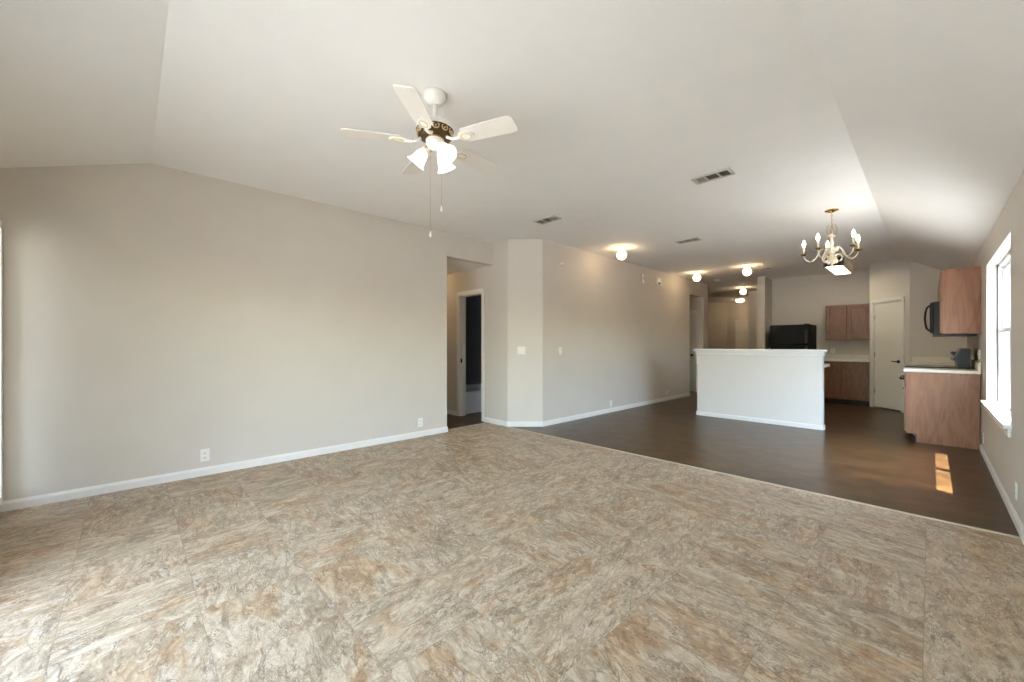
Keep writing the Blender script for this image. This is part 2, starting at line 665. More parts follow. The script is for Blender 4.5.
def baseboard(name, pts, h=0.074, t=0.014):
    """Runs along a polyline; the board sits on the RIGHT of the direction of travel."""
    b = MB()
    for (a, c) in zip(pts[:-1], pts[1:]):
        dx, dy = c[0] - a[0], c[1] - a[1]
        L_ = math.hypot(dx, dy)
        X = T(a[0], a[1], 0) @ RZ(math.atan2(dy, dx))
        prof = [(0, 0), (-t, 0), (-t, h * 0.72), (-t * 0.45, h * 0.93), (-t * 0.3, h), (0, h)]
        n = len(prof)
        v = [(-0.004, y, z) for y, z in prof] + [(L_ + 0.004, y, z) for y, z in prof]
        f = [tuple(range(n)), tuple(range(2 * n - 1, n - 1, -1))] + [(i, n + i, n + (i + 1) % n, (i + 1) % n) for i in range(n)]
        b._add(v, f, X)
    return struct(b.build(name, M['white']))


# ================================================================== THE SHELL
ZC = 2.76            # flat ceiling
XL, XR, YB = -4.62, 0.40, -0.675
XC, YC0 = -0.42, 0.13      # creases of the ceiling
SX, SY = 0.573, 0.359      # slopes
WT = 2.95            # wall tops run up behind the ceiling board

# ---- floors
struct(MB().box(XL - 0.10, XR + 0.14, YB - 0.14, 4.0, -0.10, 0.0).build('floor_tile', M['tile']))
b = MB()
b.box(-7.4, XR + 0.14, 4.0, 16.2, -0.10, -0.001)
b.box(-7.4, XL - 0.10, 2.8, 4.0, -0.10, -0.001)
struct(b.build('floor_wood', M['lam']))
b = MB()
b.box(-4.29, XR, 3.988, 4.012, -0.002, 0.006, 0.002)
struct(b.build('trim_1', M['strip']))
b = MB()
b.box(XL - 0.112, XL - 0.088, 3.17, 4.02, -0.002, 0.006, 0.002)
struct(b.build('trim_2', M['strip']))

# ---- ceiling: flat field, slope to the rear, slope to the right
b = MB()
zr = ZC - SX * (0.60 - XC)
zb = ZC - SY * (YC0 + 1.1)
ye = 10.95
hipx = XC + (SY / SX) * (YC0 + 1.1)
V = [(-7.4, YC0, ZC), (XC, YC0, ZC), (XC, 16.2, ZC), (-7.4, 16.2, ZC),
     (0.60, YC0, zr), (0.60, ye, zr), (XC, ye, ZC),
     (-7.4, -1.1, zb), (XC, -1.1, zb), (hipx, -1.1, zb), (0.60, -1.1, min(zr, zb))]
F = [(0, 1, 6, 2, 3), (1, 4, 5, 6), (0, 7, 8, 1), (1, 8, 9), (1, 9, 10, 4)]
b._add(V, F)
o = b.build('ceiling', M['ceil'])
md = o.modifiers.new('board', 'SOLIDIFY')
md.thickness = 0.06
md.offset = 1.0
# make sure normals face down into the room so that the board thickens upward
me = o.data
if me.polygons[0].normal.z > 0:
    me.flip_normals()
md.offset = -1.0
struct(o)
struct(MB().box(-7.4, XL - 0.12, 2.93, 4.02, 2.43, 2.49).build('ceiling_hall', M['ceil']))
struct(MB().box(-7.0, -3.95, 9.5, 10.6, 2.42, 2.46).build('ceiling_alcove', M['ceil']))
struct(MB().box(-7.5, XR + 0.14, YB - 0.2, 16.3, 2.96, 3.06).build('roof', M['roof']))  # slab added over the rooms so no sky leaks in
# eave outside the right wall; unseen rear slab added to block steep sky
struct(MB().box(XR + 0.14, 0.925, -2.0, 11.5, 2.40, 2.55).build('trim_3', M['white']))
struct(MB().box(-7.5, 0.865, YB - 2.10, YB - 0.14, 2.46, 2.60).build('trim_sky_blocker', M['white']))

# ---- walls (room face on the line, thickness to the left of travel)
seg_wall('wall_left', (XL, YB - 0.14), (XL, 3.17), 0.12, 0, WT, M['wall'])
struct(MB().box(XL - 0.12, XL, 3.17, 4.02, 2.43, WT).build('wall_left_header', M['wall']))
seg_wall('wall_hall', (-7.2, 4.02), (-4.30, 4.02), 0.12, 0, WT, M['wall'], [(-5.49 + 7.2, -4.89 + 7.2, 0, 2.03)])
seg_wall('wall_hall_near', (XL - 0.12, 3.05), (-7.2, 3.05), 0.12, 0, WT, M['wall'])
seg_wall('wall_hall_end', (-7.2, 2.9), (-7.2, 4.14), 0.12, 0, WT, M['wall'])
seg_wall('wall_diagonal', (-4.30, 4.02), (-3.95, 4.40), 0.12, 0, WT, M['wall'])
seg_wall('wall_long', (-3.95, 4.40), (-3.95, 10.74), 0.12, 0, WT, M['wall'], [(9.60 - 4.40, 10.43 - 4.40, 0, 2.40)])
# alcove behind the opening in the long wall, with a door on its far side
seg_wall('wall_alcove', (-5.6, 10.45), (-3.955, 10.45), 0.12, 0, WT, M['wall'], [(-4.90 + 5.6, -4.16 + 5.6, 0, 2.02)])
seg_wall('wall_alcove_near', (-4.07, 9.60), (-5.6, 9.60), 0.12, 0, WT, M['wall'])
seg_wall('wall_alcove_end', (-5.6, 9.5), (-5.6, 10.6), 0.12, 0, WT, M['wall'])
# entry far away
seg_wall('wall_entry_left', (-6.6, 10.74), (-6.6, 14.6), 0.12, 0, WT, M['wall'])
seg_wall('wall_entry_angle', (-6.6, 14.75), (-5.08, 15.6), 0.12, 0, WT, M['wall'])
seg_wall('wall_entry_far', (-5.08, 15.6), (-3.4, 15.6), 0.12, 0, WT, M['wall'])
seg_wall('wall_entry_near', (-4.07, 10.69), (-6.6, 10.69), 0.12, 0, WT, M['wall'])
struct(MB().box(-3.67, -2.75, 13.0, 15.9, 0, WT).build('wall_entry_right', M['wall']))
seg_wall('wall_entry_outer', (-6.72, 15.72), (-6.72, 14.5), 0.05, 0, WT, M['wall'])
# wing wall beside the refrigerator and the kitchen's far wall
struct(MB().box(-2.75, -2.60, 10.42, 13.05, 0, WT).build('wall_wing', M['wall']))
seg_wall('wall_kitchen_far', (-2.60, 11.05), (-0.82, 11.05), 0.12, 0, WT, M['wall'])
PA, PB = (-0.82, 10.40), (-0.25, 9.83)
seg_wall('wall_pantry_side', (-0.82, 11.10), PA, 0.10, 0, WT, M['wall'])
seg_wall('wall_pantry_back', (-0.92, 11.1), (0.54, 11.1), 0.1, 0, WT, M['wall'])  # unseen wall added so no outside light shows under the door
PL = math.hypot(PB[0] - PA[0], PB[1] - PA[1])
seg_wall('wall_pantry', PA, PB, 0.11, 0, WT, M['wall'], [(0.085, 0.655, 0, 2.0)])
seg_wall('wall_kitchen_end', PB, (XR + 0.1, PB[1]), 0.11, 0, WT, M['wall'])
W0, W1, WZ0, WZ1 = 4.59, 6.41, 0.61, 2.03
seg_wall('wall_right', (XR, 11.1), (XR, YB - 0.14), 0.14, 0, WT, M['wall'], [(11.1 - W1, 11.1 - W0, WZ0, WZ1)])
seg_wall('wall_rear', (XR + 0.14, YB), (XL - 0.12, YB), 0.14, 0, WT, M['wall'],
         [(0.54 + 0.10, 0.54 + 3.05, 0.0, 2.06), (0.54 + 3.46, 0.54 + 4.26, 0.0, 2.06), (0.54 + 4.43, 0.54 + 4.56, 0.12, 2.03)])

# ---- bathroom behind the hall door
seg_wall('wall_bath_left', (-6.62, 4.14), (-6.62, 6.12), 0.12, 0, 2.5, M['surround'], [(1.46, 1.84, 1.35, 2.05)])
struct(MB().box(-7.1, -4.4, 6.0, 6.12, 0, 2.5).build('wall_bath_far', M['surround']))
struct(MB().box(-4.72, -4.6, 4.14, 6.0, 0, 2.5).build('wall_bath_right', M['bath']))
struct(MB().box(-7.1, -4.5, 4.14, 6.12, 2.43, 2.5).build('ceiling_bath', M['ceil']))

# ---- baseboards (board sits to the right of travel = the room side)
baseboard('baseboard_left', [(XL, YB), (XL, 3.17), (XL - 0.12, 3.17)])
baseboard('baseboard_hall', [(-7.2, 4.02), (-5.56, 4.02)])
baseboard('baseboard_center', [(-4.82, 4.02), (-4.30, 4.02), (-3.95, 4.40), (-3.95, 9.60), (-4.07, 9.60)])
baseboard('baseboard_alcove', [(-4.09, 10.45), (-3.955, 10.45), (-3.95, 10.74)])
baseboard('baseboard_entry', [(-6.6, 14.7), (-5.08, 15.6), (-4.80, 15.6)])
baseboard('baseboard_wing', [(-2.75, 10.42), (-2.60, 10.42)])
baseboard('baseboard_right', [(XR, 7.03), (XR, YB)])
baseboard('baseboard_rear', [(XR, YB), (-0.10, YB)])


# ---- doors
def casing(b, x0, x1, z1, w=0.062, t=0.016, y=0.0):
    """Door casing on the face y (room at -y) around x0..x1, head at z1."""
    b.box(x0 - w, x0, y - t, y, 0, z1 + w, 0.004)
    b.box(x1, x1 + w, y - t, y, 0, z1 + w, 0.004)
    b.box(x0, x1, y - t, y, z1, z1 + w, 0.004)


def jamb(b, x0, x1, z1, depth, t=0.016):
    b.box(x0, x0 + t, 0, depth, 0, z1)
    b.box(x1 - t, x1, 0, depth, 0, z1)
    b.box(x0 + t, x1 - t, 0, depth, z1 - t, z1)


# bathroom doorway (leaf swung inside, out of sight)
r = sroot('door_1', (0, 4.02, 0))
b = MB()
casing(b, -5.49, -4.89, 2.03)
b.build('door_casing', M['white'], r)
b = MB()
jamb(b, -5.49, -4.89, 2.03, 0.12)
b.box(-5.474, -5.462, 0.05, 0.085, 0, 2.01)
b.build('door_jamb', M['white'], r)
b = MB()
b.box(-5.4745, -5.470, 0.012, 0.040, 0.90, 0.97)
b.build('strike_plate', M['bronze'], r)

# alcove door
r = sroot('door_2', (0, 10.45, 0))
b = MB()
casing(b, -4.90, -4.16, 2.02)
b.build('door_casing', M['white'], r)
b = MB()
jamb(b, -4.90, -4.16, 2.02, 0.12)
b.build('door_jamb', M['white'], r)


def six_panel(b, x0, x1, z0, z1, y0, y1):
    b.box(x0, x1, y0, y1, z0, z1)
    w = x1 - x0
    for (c0, c1) in ((0.13, 0.46), (0.54, 0.87)):
        for (h0, h1) in ((0.10, 0.38), (0.45, 0.78), (0.83, 0.94)):
            b.box(x0 + w * c0, x0 + w * c1, y0 - 0.008, y0 + 0.002, z0 + (z1 - z0) * h0, z0 + (z1 - z0) * h1, 0.006)


lf = MB()
six_panel(lf, -4.88, -4.18, 0.01, 2.0, 0.03, 0.065)
lf = lf.build('door_leaf', M['door'], r)
b = MB(T(-4.24, 0.03, 0.94) @ Matrix.Rotation(PI / 2, 4, 'X'))
b.lathe([(0, 0), (0.028, 0), (0.03, 0.006), (0.012, 0.012), (0.011, 0.03), (0.026, 0.04), (0.03, 0.052), (0.024, 0.064), (0, 0.068)], 16)
b.build('door_knob', M['bronze'], lf)

# front door far down the entry
r = sroot('door_3', (0, 15.6, 0))
b = MB()
casing(b, -4.74, -3.84, 2.02)
b.build('door_casing', M['white'], r)
lf = MB()
six_panel(lf, -4.74, -3.84, 0.01, 2.02, -0.004, 0.0)
lf.build('door_leaf', M['door'], r)

# pantry door on the diagonal corner
r = sroot('door_4', (PA[0], PA[1], 0), math.atan2(PB[1] - PA[1], PB[0] - PA[0]))
b = MB()
casing(b, 0.085, 0.655, 2.0, w=0.058)
b.build('door_casing', M['white'], r)
b = MB()
jamb(b, 0.085, 0.655, 2.0, 0.11)
b.build('door_jamb', M['white'], r)
lf = MB().box(0.103, 0.637, 0.012, 0.047, 0.025, 1.982, 0.003).build('door_leaf', M['door'], r)
b = MB(T(0.585, 0.012, 0.90) @ Matrix.Rotation(PI / 2, 4, 'X'))
b.lathe([(0, 0), (0.03, 0), (0.031, 0.006), (0.012, 0.01), (0.011, 0.045), (0, 0.047)], 16)
b.tube([(0, 0, 0.042), (-0.04, 0.0, 0.045), (-0.075, 0.004, 0.043), (-0.095, 0.008, 0.04)], [0.010, 0.010, 0.009, 0.008], 8)
b.build('lever_handle', M['bronze'], lf)
for z in (0.32, 1.02, 1.73):
    MB().box(0.094, 0.112, 0.004, 0.014, z - 0.045, z + 0.045, 0.002).build('hinge', M['chrome'], r)

# ---- window_1: twin double-hung unit in the right wall
r = sroot('window_1', (XR, 0, 0))
b = MB()      # white painted reveal
b.box(0.0, 0.14, W0, W0 + 0.012, WZ0, WZ1)
b.box(0.0, 0.14, W1 - 0.012, W1, WZ0, WZ1)
b.box(0.0, 0.14, W0, W1, WZ1 - 0.012, WZ1)
b.build('reveal', M['white'], r)
MB().box(0.066, 0.076, W1 - 0.024, W1 - 0.012, WZ0 + 0.02, WZ1 - 0.012).build('joint_line', M['gap_line'], r)  # grey strip drawn as the dark gap between reveal and frame
b = MB()
fx0, fx1 = 0.075, 0.135
zb0, zt0 = WZ0 + 0.02, WZ1 - 0.012
b.box(fx0, fx1, W0 + 0.012, W0 + 0.05, zb0, zt0)
b.box(fx0, fx1, W1 - 0.05, W1 - 0.012, zb0, zt0)
b.box(fx0, fx1, 5.485, 5.535, zb0, zt0)
b.box(fx0, fx1, W0 + 0.05, W1 - 0.05, zb0, zb0 + 0.03)
b.box(fx0, fx1, W0 + 0.05, W1 - 0.05, zt0 - 0.035, zt0)
b.build('window_frame', M['vinyl'], r)
zm = 1.34
for (a, c) in ((W0 + 0.05, 5.485), (5.535, W1 - 0.05)):
    for (z0, z1, xa, xb) in ((zb0 + 0.03, zm + 0.02, 0.080, 0.104), (zm - 0.02, zt0 - 0.035, 0.106, 0.130)):
        s = MB()
        w = 0.026
        s.box(xa, xb, a, a + w, z0, z1)
        s.box(xa, xb, c - w, c, z0, z1)
        s.box(xa, xb, a + w, c - w, z0, z0 + w)
        s.box(xa, xb, a + w, c - w, z1 - w, z1)
        s = s.build('sash', M['vinyl'], r)
        MB().box((xa + xb) / 2 - 0.003, (xa + xb) / 2 + 0.003, a + w, c - w, z0 + w, z1 - w).build('pane', M['glass'], s)
    g = MB()
    for (z0, z1, xg) in ((zb0 + 0.03 + 0.026, zm - 0.006, 0.079), (zm + 0.006, zt0 - 0.061, 0.105)):
        g.box(xg, xg + 0.003, a + 0.024, a + 0.031, z0, z1)
        g.box(xg, xg + 0.003, c - 0.031, c - 0.024, z0, z1)
        g.box(xg, xg + 0.003, a + 0.031, c - 0.031, z0, z0 + 0.006)
        g.box(xg, xg + 0.003, a + 0.031, c - 0.031, z1 - 0.006, z1)
    g.build('gap_line', M['gap_line'], r)  # painted grey lines stand in for the dark gaps around each sash
    b = MB()
    b.box(0.068, 0.082, (a + c) / 2 - 0.03, (a + c) / 2 + 0.03, zm + 0.02, zm + 0.035, 0.003)
    b.build('sash_lock', M['vinyl'], r)
b = MB()
b.box(-0.042, 0.075, W0 - 0.05, W1 + 0.05, WZ0 - 0.012, WZ0 + 0.016, 0.006)
b.build('window_stool', M['white'], r)
b = MB()
b.box(-0.016, 0.0, W0 - 0.02, W1 + 0.02, WZ0 - 0.075, WZ0 - 0.012, 0.004)
b.build('window_apron', M['white'], r)

# ---- window_added_rear (sliding glass door) and door_added_rear are unseen, added for the rear daylight
r = sroot('window_added_rear', (0, YB, 0))
b = MB()
for (x0, x1, z0, z1) in ((-3.05, -2.99, 0, 2.06), (-0.16, -0.10, 0, 2.06), (-2.06, -1.99, 0.07, 2.0), (-1.12, -1.05, 0.07, 2.0), (-2.99, -0.16, 0.0, 0.07), (-2.99, -0.16, 2.0, 2.06)):
    b.box(x0, x1, -0.13, -0.08, z0, z1)
b.build('window_frame', M['vinyl'], r)
for (xa, xb) in ((-2.99, -2.06), (-1.99, -1.12), (-1.05, -0.16)):
    MB().box(xa, xb, -0.108, -0.102, 0.07, 2.0).build('pane', M['glass'], r)
r = sroot('door_added_rear', (0, YB, 0), PI)
b = MB()
casing(b, 3.46, 4.26, 2.06)
b.build('door_casing', M['white'], r)
b = MB()
jamb(b, 3.46, 4.26, 2.06, 0.14)
b.build('door_jamb', M['white'], r)
lf = MB()
six_panel(lf, 3.48, 4.24, 0.01, 2.04, 0.03, 0.07)
lf.build('door_leaf', M['door'], r)

r = sroot('window_added_side', (0, YB, 0))  # narrow sidelight added for the glow on the left wall
b = MB()
for (x0, x1, z0, z1) in ((-4.61, -4.56, 0.06, 2.09), (-4.43, -4.38, 0.06, 2.09), (-4.56, -4.43, 0.06, 0.12), (-4.56, -4.43, 2.03, 2.09)):
    b.box(x0, x1, 0.0, 0.016, z0, z1, 0.003)
b.build('window_casing', M['white'], r)
MB().box(-4.56, -4.43, -0.108, -0.102, 0.12, 2.03).build('pane', M['glass'], r)

r = sroot('window_added_bath', (-6.74, 0, 0))  # small bathroom opening added out of view to let light in
b = MB()
for (y0, y1, z0, z1) in ((5.60, 5.63, 1.35, 2.05), (5.95, 5.98, 1.35, 2.05), (5.63, 5.95, 1.35, 1.38), (5.63, 5.95, 2.02, 2.05)):
    b.box(0.02, 0.07, y0, y1, z0, z1)
b.build('window_frame', M['vinyl'], r)
MB().box(0.04, 0.046, 5.63, 5.95, 1.38, 2.02).build('pane', M['glass'], r)

# ---- outside: ground, plus slab, fence and house block added to temper the light
struct(MB().box(-40, 40, -40, 40, -0.32, -0.12).build('ground', M['concrete']))
b = MB()
for k in range(60):
    b.box(4.0, 4.025, -6.0 + k * 0.50, -6.0 + k * 0.50 + 0.49, -0.12, 1.75)
b.box(4.025, 4.07, -6.0, 24.0, 0.2, 0.29)
b.box(4.025, 4.07, -6.0, 24.0, 1.4, 1.49)
struct(b.build('wall_bounce_blocker', M['fence']))  # unseen barrier added to cut bounce and sky at the right window
b = MB()
b.box(0.9, 16.0, 24.2, 30.0, -0.12, 5.2)
for k in range(26):
    b.box(0.9, 16.0, 24.17, 24.2, 0.02 + k * 0.2, 0.20 + k * 0.2)
struct(b.build('wall_horizon_block', M['siding']))  # block added to tone down the bright horizon through the window
struct(MB().box(-7.0, 2.5, -4.2, YB - 0.14, -0.115, -0.06).build('ground_bounce_slab', M['bounceslab']))  # unseen slab added to control bounce light on the near ceiling


# ================================================================== KITCHEN
def panel_door(parent, xf, x0, x1, z0, z1, knob=None, m=None):
    """Recessed-panel cabinet door on the plane y=0 facing -y."""
    d = MB(xf)
    st = 0.052
    d.box(x0, x0 + st, -0.022, 0, z0, z1, 0.003)
    d.box(x1 - st, x1, -0.022, 0, z0, z1, 0.003)
    d.box(x0 + st - 0.004, x1 - st + 0.004, -0.022, 0, z0, z0 + st, 0.003)
    d.box(x0 + st - 0.004, x1 - st + 0.004, -0.022, 0, z1 - st, z1, 0.003)
    d.box(x0 + st - 0.002, x1 - st + 0.002, -0.006, 0, z0 + st - 0.002, z1 - st + 0.002)
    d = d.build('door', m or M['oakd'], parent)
    if knob:
        k = MB(xf @ T(knob[0], -0.019, knob[1]) @ Matrix.Rotation(PI / 2, 4, 'X'))
        k.lathe([(0, 0), (0.007, 0), (0.006, 0.010), (0.014, 0.016), (0.015, 0.022), (0.008, 0.027), (0, 0.028)], 12)
        k.build('knob', M['chrome'], d)
    return d


I4 = Matrix.Identity(4)
# far base cabinet
t = thing('base_cabinet', 'oak base cabinet with a drawer over two doors, beside the pantry door', 'cabinet', (-1.28, 10.45, 0))
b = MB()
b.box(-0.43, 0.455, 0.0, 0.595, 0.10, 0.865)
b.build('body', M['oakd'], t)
MB().box(-0.43, 0.455, 0.06, 0.595, 0.0, 0.10).build('toe_kick', M['kick'], t)
dr = MB()
dr.box(-0.27, 0.43, -0.019, 0.0, 0.70, 0.845, 0.004)
dr = dr.build('drawer', M['oakd'], t)
k = MB(T(0.09, -0.019, 0.775) @ Matrix.Rotation(PI / 2, 4, 'X'))
k.lathe([(0, 0), (0.007, 0), (0.006, 0.010), (0.014, 0.016), (0.015, 0.022), (0.008, 0.027), (0, 0.028)], 12)
k.build('knob', M['chrome'], dr)
panel_door(t, I4, -0.27, 0.068, 0.125, 0.68, (0.045, 0.63))
panel_door(t, I4, 0.092, 0.43, 0.125, 0.68, (0.115, 0.63))
b = MB()
b.box(-1.715, -0.822, 10.42, 11.045, 0.866, 0.905, 0.006)
b.box(-1.715, -0.822, 11.022, 11.045, 0.905, 1.0, 0.004)
tag(b.build('countertop', M['lamtop']), 'short cream countertop with low backsplash on the far base cabinet', 'countertop')
# far wall cabinet
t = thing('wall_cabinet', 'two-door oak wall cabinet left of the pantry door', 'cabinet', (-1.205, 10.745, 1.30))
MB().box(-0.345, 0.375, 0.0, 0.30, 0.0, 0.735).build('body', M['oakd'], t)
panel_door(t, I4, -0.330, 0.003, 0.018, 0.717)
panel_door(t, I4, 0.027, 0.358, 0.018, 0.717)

# refrigerator
t = thing('refrigerator', 'black top-freezer refrigerator showing above the white breakfast bar', 'refrigerator', (-2.11, 10.30, 0))
MB().box(-0.365, 0.365, 0.07, 0.71, 0.05, 1.64, 0.012).build('body', M['blackp'], t)
MB().box(-0.36, 0.36, 0.0, 0.064, 1.21, 1.635, 0.014).build('freezer_door', M['blackp'], t)
MB().box(-0.36, 0.36, 0.0, 0.064, 0.10, 1.195, 0.014).build('fridge_door', M['blackp'], t)
for (z0, z1) in ((1.24, 1.52), (0.72, 1.17)):
    b = MB()
    b.box(0.285, 0.325, -0.045, -0.018, z0, z1, 0.008)
    b.box(0.29, 0.32, -0.022, 0.004, z0, z0 + 0.03)
    b.box(0.29, 0.32, -0.022, 0.004, z1 - 0.03, z1)
    b.build('handle', M['dgrey'], t)
MB().box(0.26, 0.345, 0.0, 0.09, 1.636, 1.652, 0.004).build('hinge_cover', M['black'], t)
MB().box(-0.35, 0.35, 0.05, 0.09, 0.0, 0.09).build('base_grille', M['blackp'], t)
for x in (-0.31, 0.31):
    MB().box(x - 0.03, x + 0.03, 0.6, 0.68, 0.0, 0.06).build('foot', M['blackp'], t)

# breakfast bar (half wall with ledge)
t = thing('breakfast_bar', 'white half-height breakfast bar standing on the dark wood floor', 'bar', (-1.91, 7.05, 0))
MB().box(-0.86, 0.86, 0.0, 0.12, 0.0, 1.075).build('half_wall', M['barwhite'], t)
MB().box(-0.915, 0.885, -0.055, 0.20, 1.098, 1.135, 0.010).build('ledge', M['white'], t)
b = MB()
b.box(-0.89, 0.876, -0.032, 0.15, 1.068, 1.098, 0.008)
b.box(-0.875, 0.870, -0.016, 0.136, 1.035, 1.070, 0.006)
b.build('crown_trim', M['white'], t)
b = MB()
b.box(-0.875, 0.875, -0.015, 0.0, 0.0, 0.065, 0.004)
b.box(0.86, 0.875, 0.0, 0.12, 0.0, 0.065, 0.004)
b.box(-0.875, -0.86, 0.0, 0.12, 0.0, 0.065, 0.004)
b.build('baseboard_trim', M['white'], t)
# cabinets and counter behind the bar
t = thing('island_cabinet', 'oak base cabinet run hidden behind the white breakfast bar', 'cabinet', (-1.99, 7.80, 0), PI)
MB().box(-0.84, 0.84, 0.0, 0.625, 0.10, 0.865).build('body', M['oak'], t)
MB().box(-0.84, 0.84, 0.06, 0.625, 0.0, 0.10).build('toe_kick', M['kick'], t)
for k in range(4):
    x0 = -0.82 + k * 0.41
    panel_door(t, I4, x0 + 0.004, x0 + 0.406, 0.125, 0.68, (x0 + (0.36 if k % 2 == 0 else 0.05), 0.63))
    MB().box(x0 + 0.004, x0 + 0.406, -0.019, 0, 0.70, 0.845, 0.004).build('drawer', M['oakd'], t)
b = MB()
b.box(-2.84, -1.075, 7.175, 7.83, 0.866, 0.910, 0.006)
tag(b.build('countertop', M['lamtop']), 'cream lower countertop end peeking out right of the breakfast bar', 'countertop')

# right-hand run: end cabinet, range, far cabinet
XF = -0.21
YR0, YR1, YE = 7.45, 8.21, PB[1]


def right_cab(name, label, y0, y1, ndoor):
    t = thing(name, label, 'cabinet', (XF, y0, 0))
    b = MB()
    L_ = y1 - y0
    b.box(0.0, 0.60, 0.0, L_, 0.10, 0.865)
    b.box(0.09, 0.60, 0.0, L_, 0.0, 0.10)
    b.box(0.088, 0.606, -0.004, 0.010, 0.0, 0.012)
    b.build('body', M['oak'], t)
    MB().box(0.082, 0.09, 0.004, L_, 0.0, 0.10).build('toe_kick', M['kick'], t)
    X = RZ(-PI / 2)          # local -y faces world -x
    w = L_ / ndoor
    for k in range(ndoor):
        a = -L_ + k * w
        panel_door(t, X, a + 0.012, a + w - 0.012, 0.125, 0.68, (a + w - 0.05 if k % 2 else a + 0.05, 0.63))
        d = MB(X).box(a + 0.012, a + w - 0.012, -0.019, 0, 0.70, 0.845, 0.004).build('drawer', M['oakd'], t)
        kn = MB(X @ T(a + w / 2, -0.019, 0.775) @ Matrix.Rotation(PI / 2, 4, 'X'))
        kn.lathe([(0, 0), (0.007, 0), (0.006, 0.010), (0.014, 0.016), (0.015, 0.022), (0.008, 0.027), (0, 0.028)], 12)
        kn.build('knob', M['chrome'], d)
    return t


right_cab('base_cabinet', 'oak base cabinet with a wide plain end panel, left of the window', 7.03, YR0 - 0.004, 1)
right_cab('base_cabinet', 'oak base cabinet beyond the black range, by the pantry corner', YR1 + 0.004, YE - 0.005, 3)
b = MB()
b.box(XF - 0.03, XR - 0.002, 7.005, YR0 - 0.003, 0.866, 0.905, 0.006)
b.box(XR - 0.026, XR - 0.002, 7.005, YR0 - 0.003, 0.905, 1.0, 0.004)
tag(b.build('countertop', M['lamtop']), 'cream countertop end with low backsplash, left of the window', 'countertop')
b = MB()
b.box(XF - 0.03, XR - 0.002, YR1 + 0.003, YE - 0.003, 0.866, 0.905, 0.006)
b.box(XR - 0.026, XR - 0.002, YR1 + 0.003, YE - 0.003, 0.905, 1.0, 0.004)
b.box(XF - 0.01, XR - 0.026, YE - 0.028, YE - 0.003, 0.905, 1.0, 0.004)
tag(b.build('countertop', M['lamtop']), 'cream countertop beyond the range running to the pantry corner', 'countertop')

# electric range
t = thing('range', 'black electric range with raised rear control panel, under the microwave', 'range', (XF, (YR0 + YR1) / 2, 0))
hw = 0.377
MB().box(0.005, 0.60, -hw, hw, 0.06, 0.895, 0.006).build('body', M['black'], t)
for x in (0.05, 0.52):
    for y in (-hw + 0.03, hw - 0.07):
        MB().box(x, x + 0.05, y, y + 0.04, 0.0, 0.06).build('foot', M['dgrey'], t)
MB().box(-0.03, 0.60, -hw, hw, 0.896, 0.918, 0.006).build('cooktop', M['bglass'], t)
for (x, y, rr) in ((0.14, -0.19, 0.10), (0.14, 0.19, 0.08), (0.40, -0.19, 0.08), (0.40, 0.19, 0.10)):
    b = MB(T(x, y, 0.918))
    b.lathe([(rr - 0.006, 0), (rr - 0.004, 0.0012), (rr, 0.0012), (rr + 0.002, 0)], 28)
    b.build('burner_ring', M['dgrey'], t)
d = MB().box(-0.03, 0.004, -hw + 0.005, hw - 0.005, 0.27, 0.80, 0.008).build('oven_door', M['black'], t)
MB().box(-0.034, -0.028, -hw + 0.10, hw - 0.10, 0.38, 0.66, 0.002).build('oven_window', M['bglass'], d)
b = MB()
b.tube([(-0.03, -0.30, 0.745), (-0.068, -0.30, 0.75), (-0.075, -0.28, 0.75), (-0.075, 0.28, 0.75), (-0.068, 0.30, 0.75), (-0.03, 0.30, 0.745)], 0.012, 8)
b.build('handle', M['black'], d)
MB().box(-0.026, 0.004, -hw + 0.005, hw - 0.005, 0.075, 0.255, 0.008).build('storage_drawer', M['black'], t)
b = MB(Matrix.Rotation(PI / 2, 4, 'X'))     # profile in x,z extruded along y
b.prism([(0.445, 0.918), (0.545, 0.918), (0.555, 1.16), (0.470, 1.16), (0.395, 1.01), (0.435, 0.995)], -hw, hw)
bk = b.build('backguard', M['black'], t)
b = MB()
nrm = Vector((-0.15, 0, 0.075)).normalized()
X = T(0.4325, 0, 1.085) @ Matrix.Rotation(math.atan2(nrm.x, nrm.z), 4, 'Y')
b.box(-0.07, 0.07, -hw + 0.015, hw - 0.015, -0.004, 0.003, 0.001, xf=X)
cp = b.build('control_panel', M['silver'], bk)
for y in (-0.30, -0.21, 0.21, 0.30):
    k = MB(X @ T(0.0, y, 0.002))
    k.lathe([(0, 0), (0.026, 0), (0.026, 0.006), (0.019, 0.010), (0.017, 0.030), (0, 0.032)], 14)
    k.build('knob', M['black'], bk)
b = MB()
b.box(-0.04, 0.045, -0.12, 0.12, 0.002, 0.006, xf=X)
b.build('clock_display', M['bglass'], bk)

# wall cabinets on the right wall + microwave
def upper(name, label, y0, y1, z0, z1, nd):
    t = thing(name, label, 'cabinet', (0.10, y0, z0))
    L_ = y1 - y0
    MB().box(0.0, 0.297, 0.0, L_, 0.0, z1 - z0).build('body', M['oak'], t)
    X = RZ(-PI / 2)
    w = L_ / nd
    for k in range(nd):
        a = -L_ + k * w
        panel_door(t, X, a + 0.008, a + w - 0.008, 0.012, z1 - z0 - 0.012)
    return t


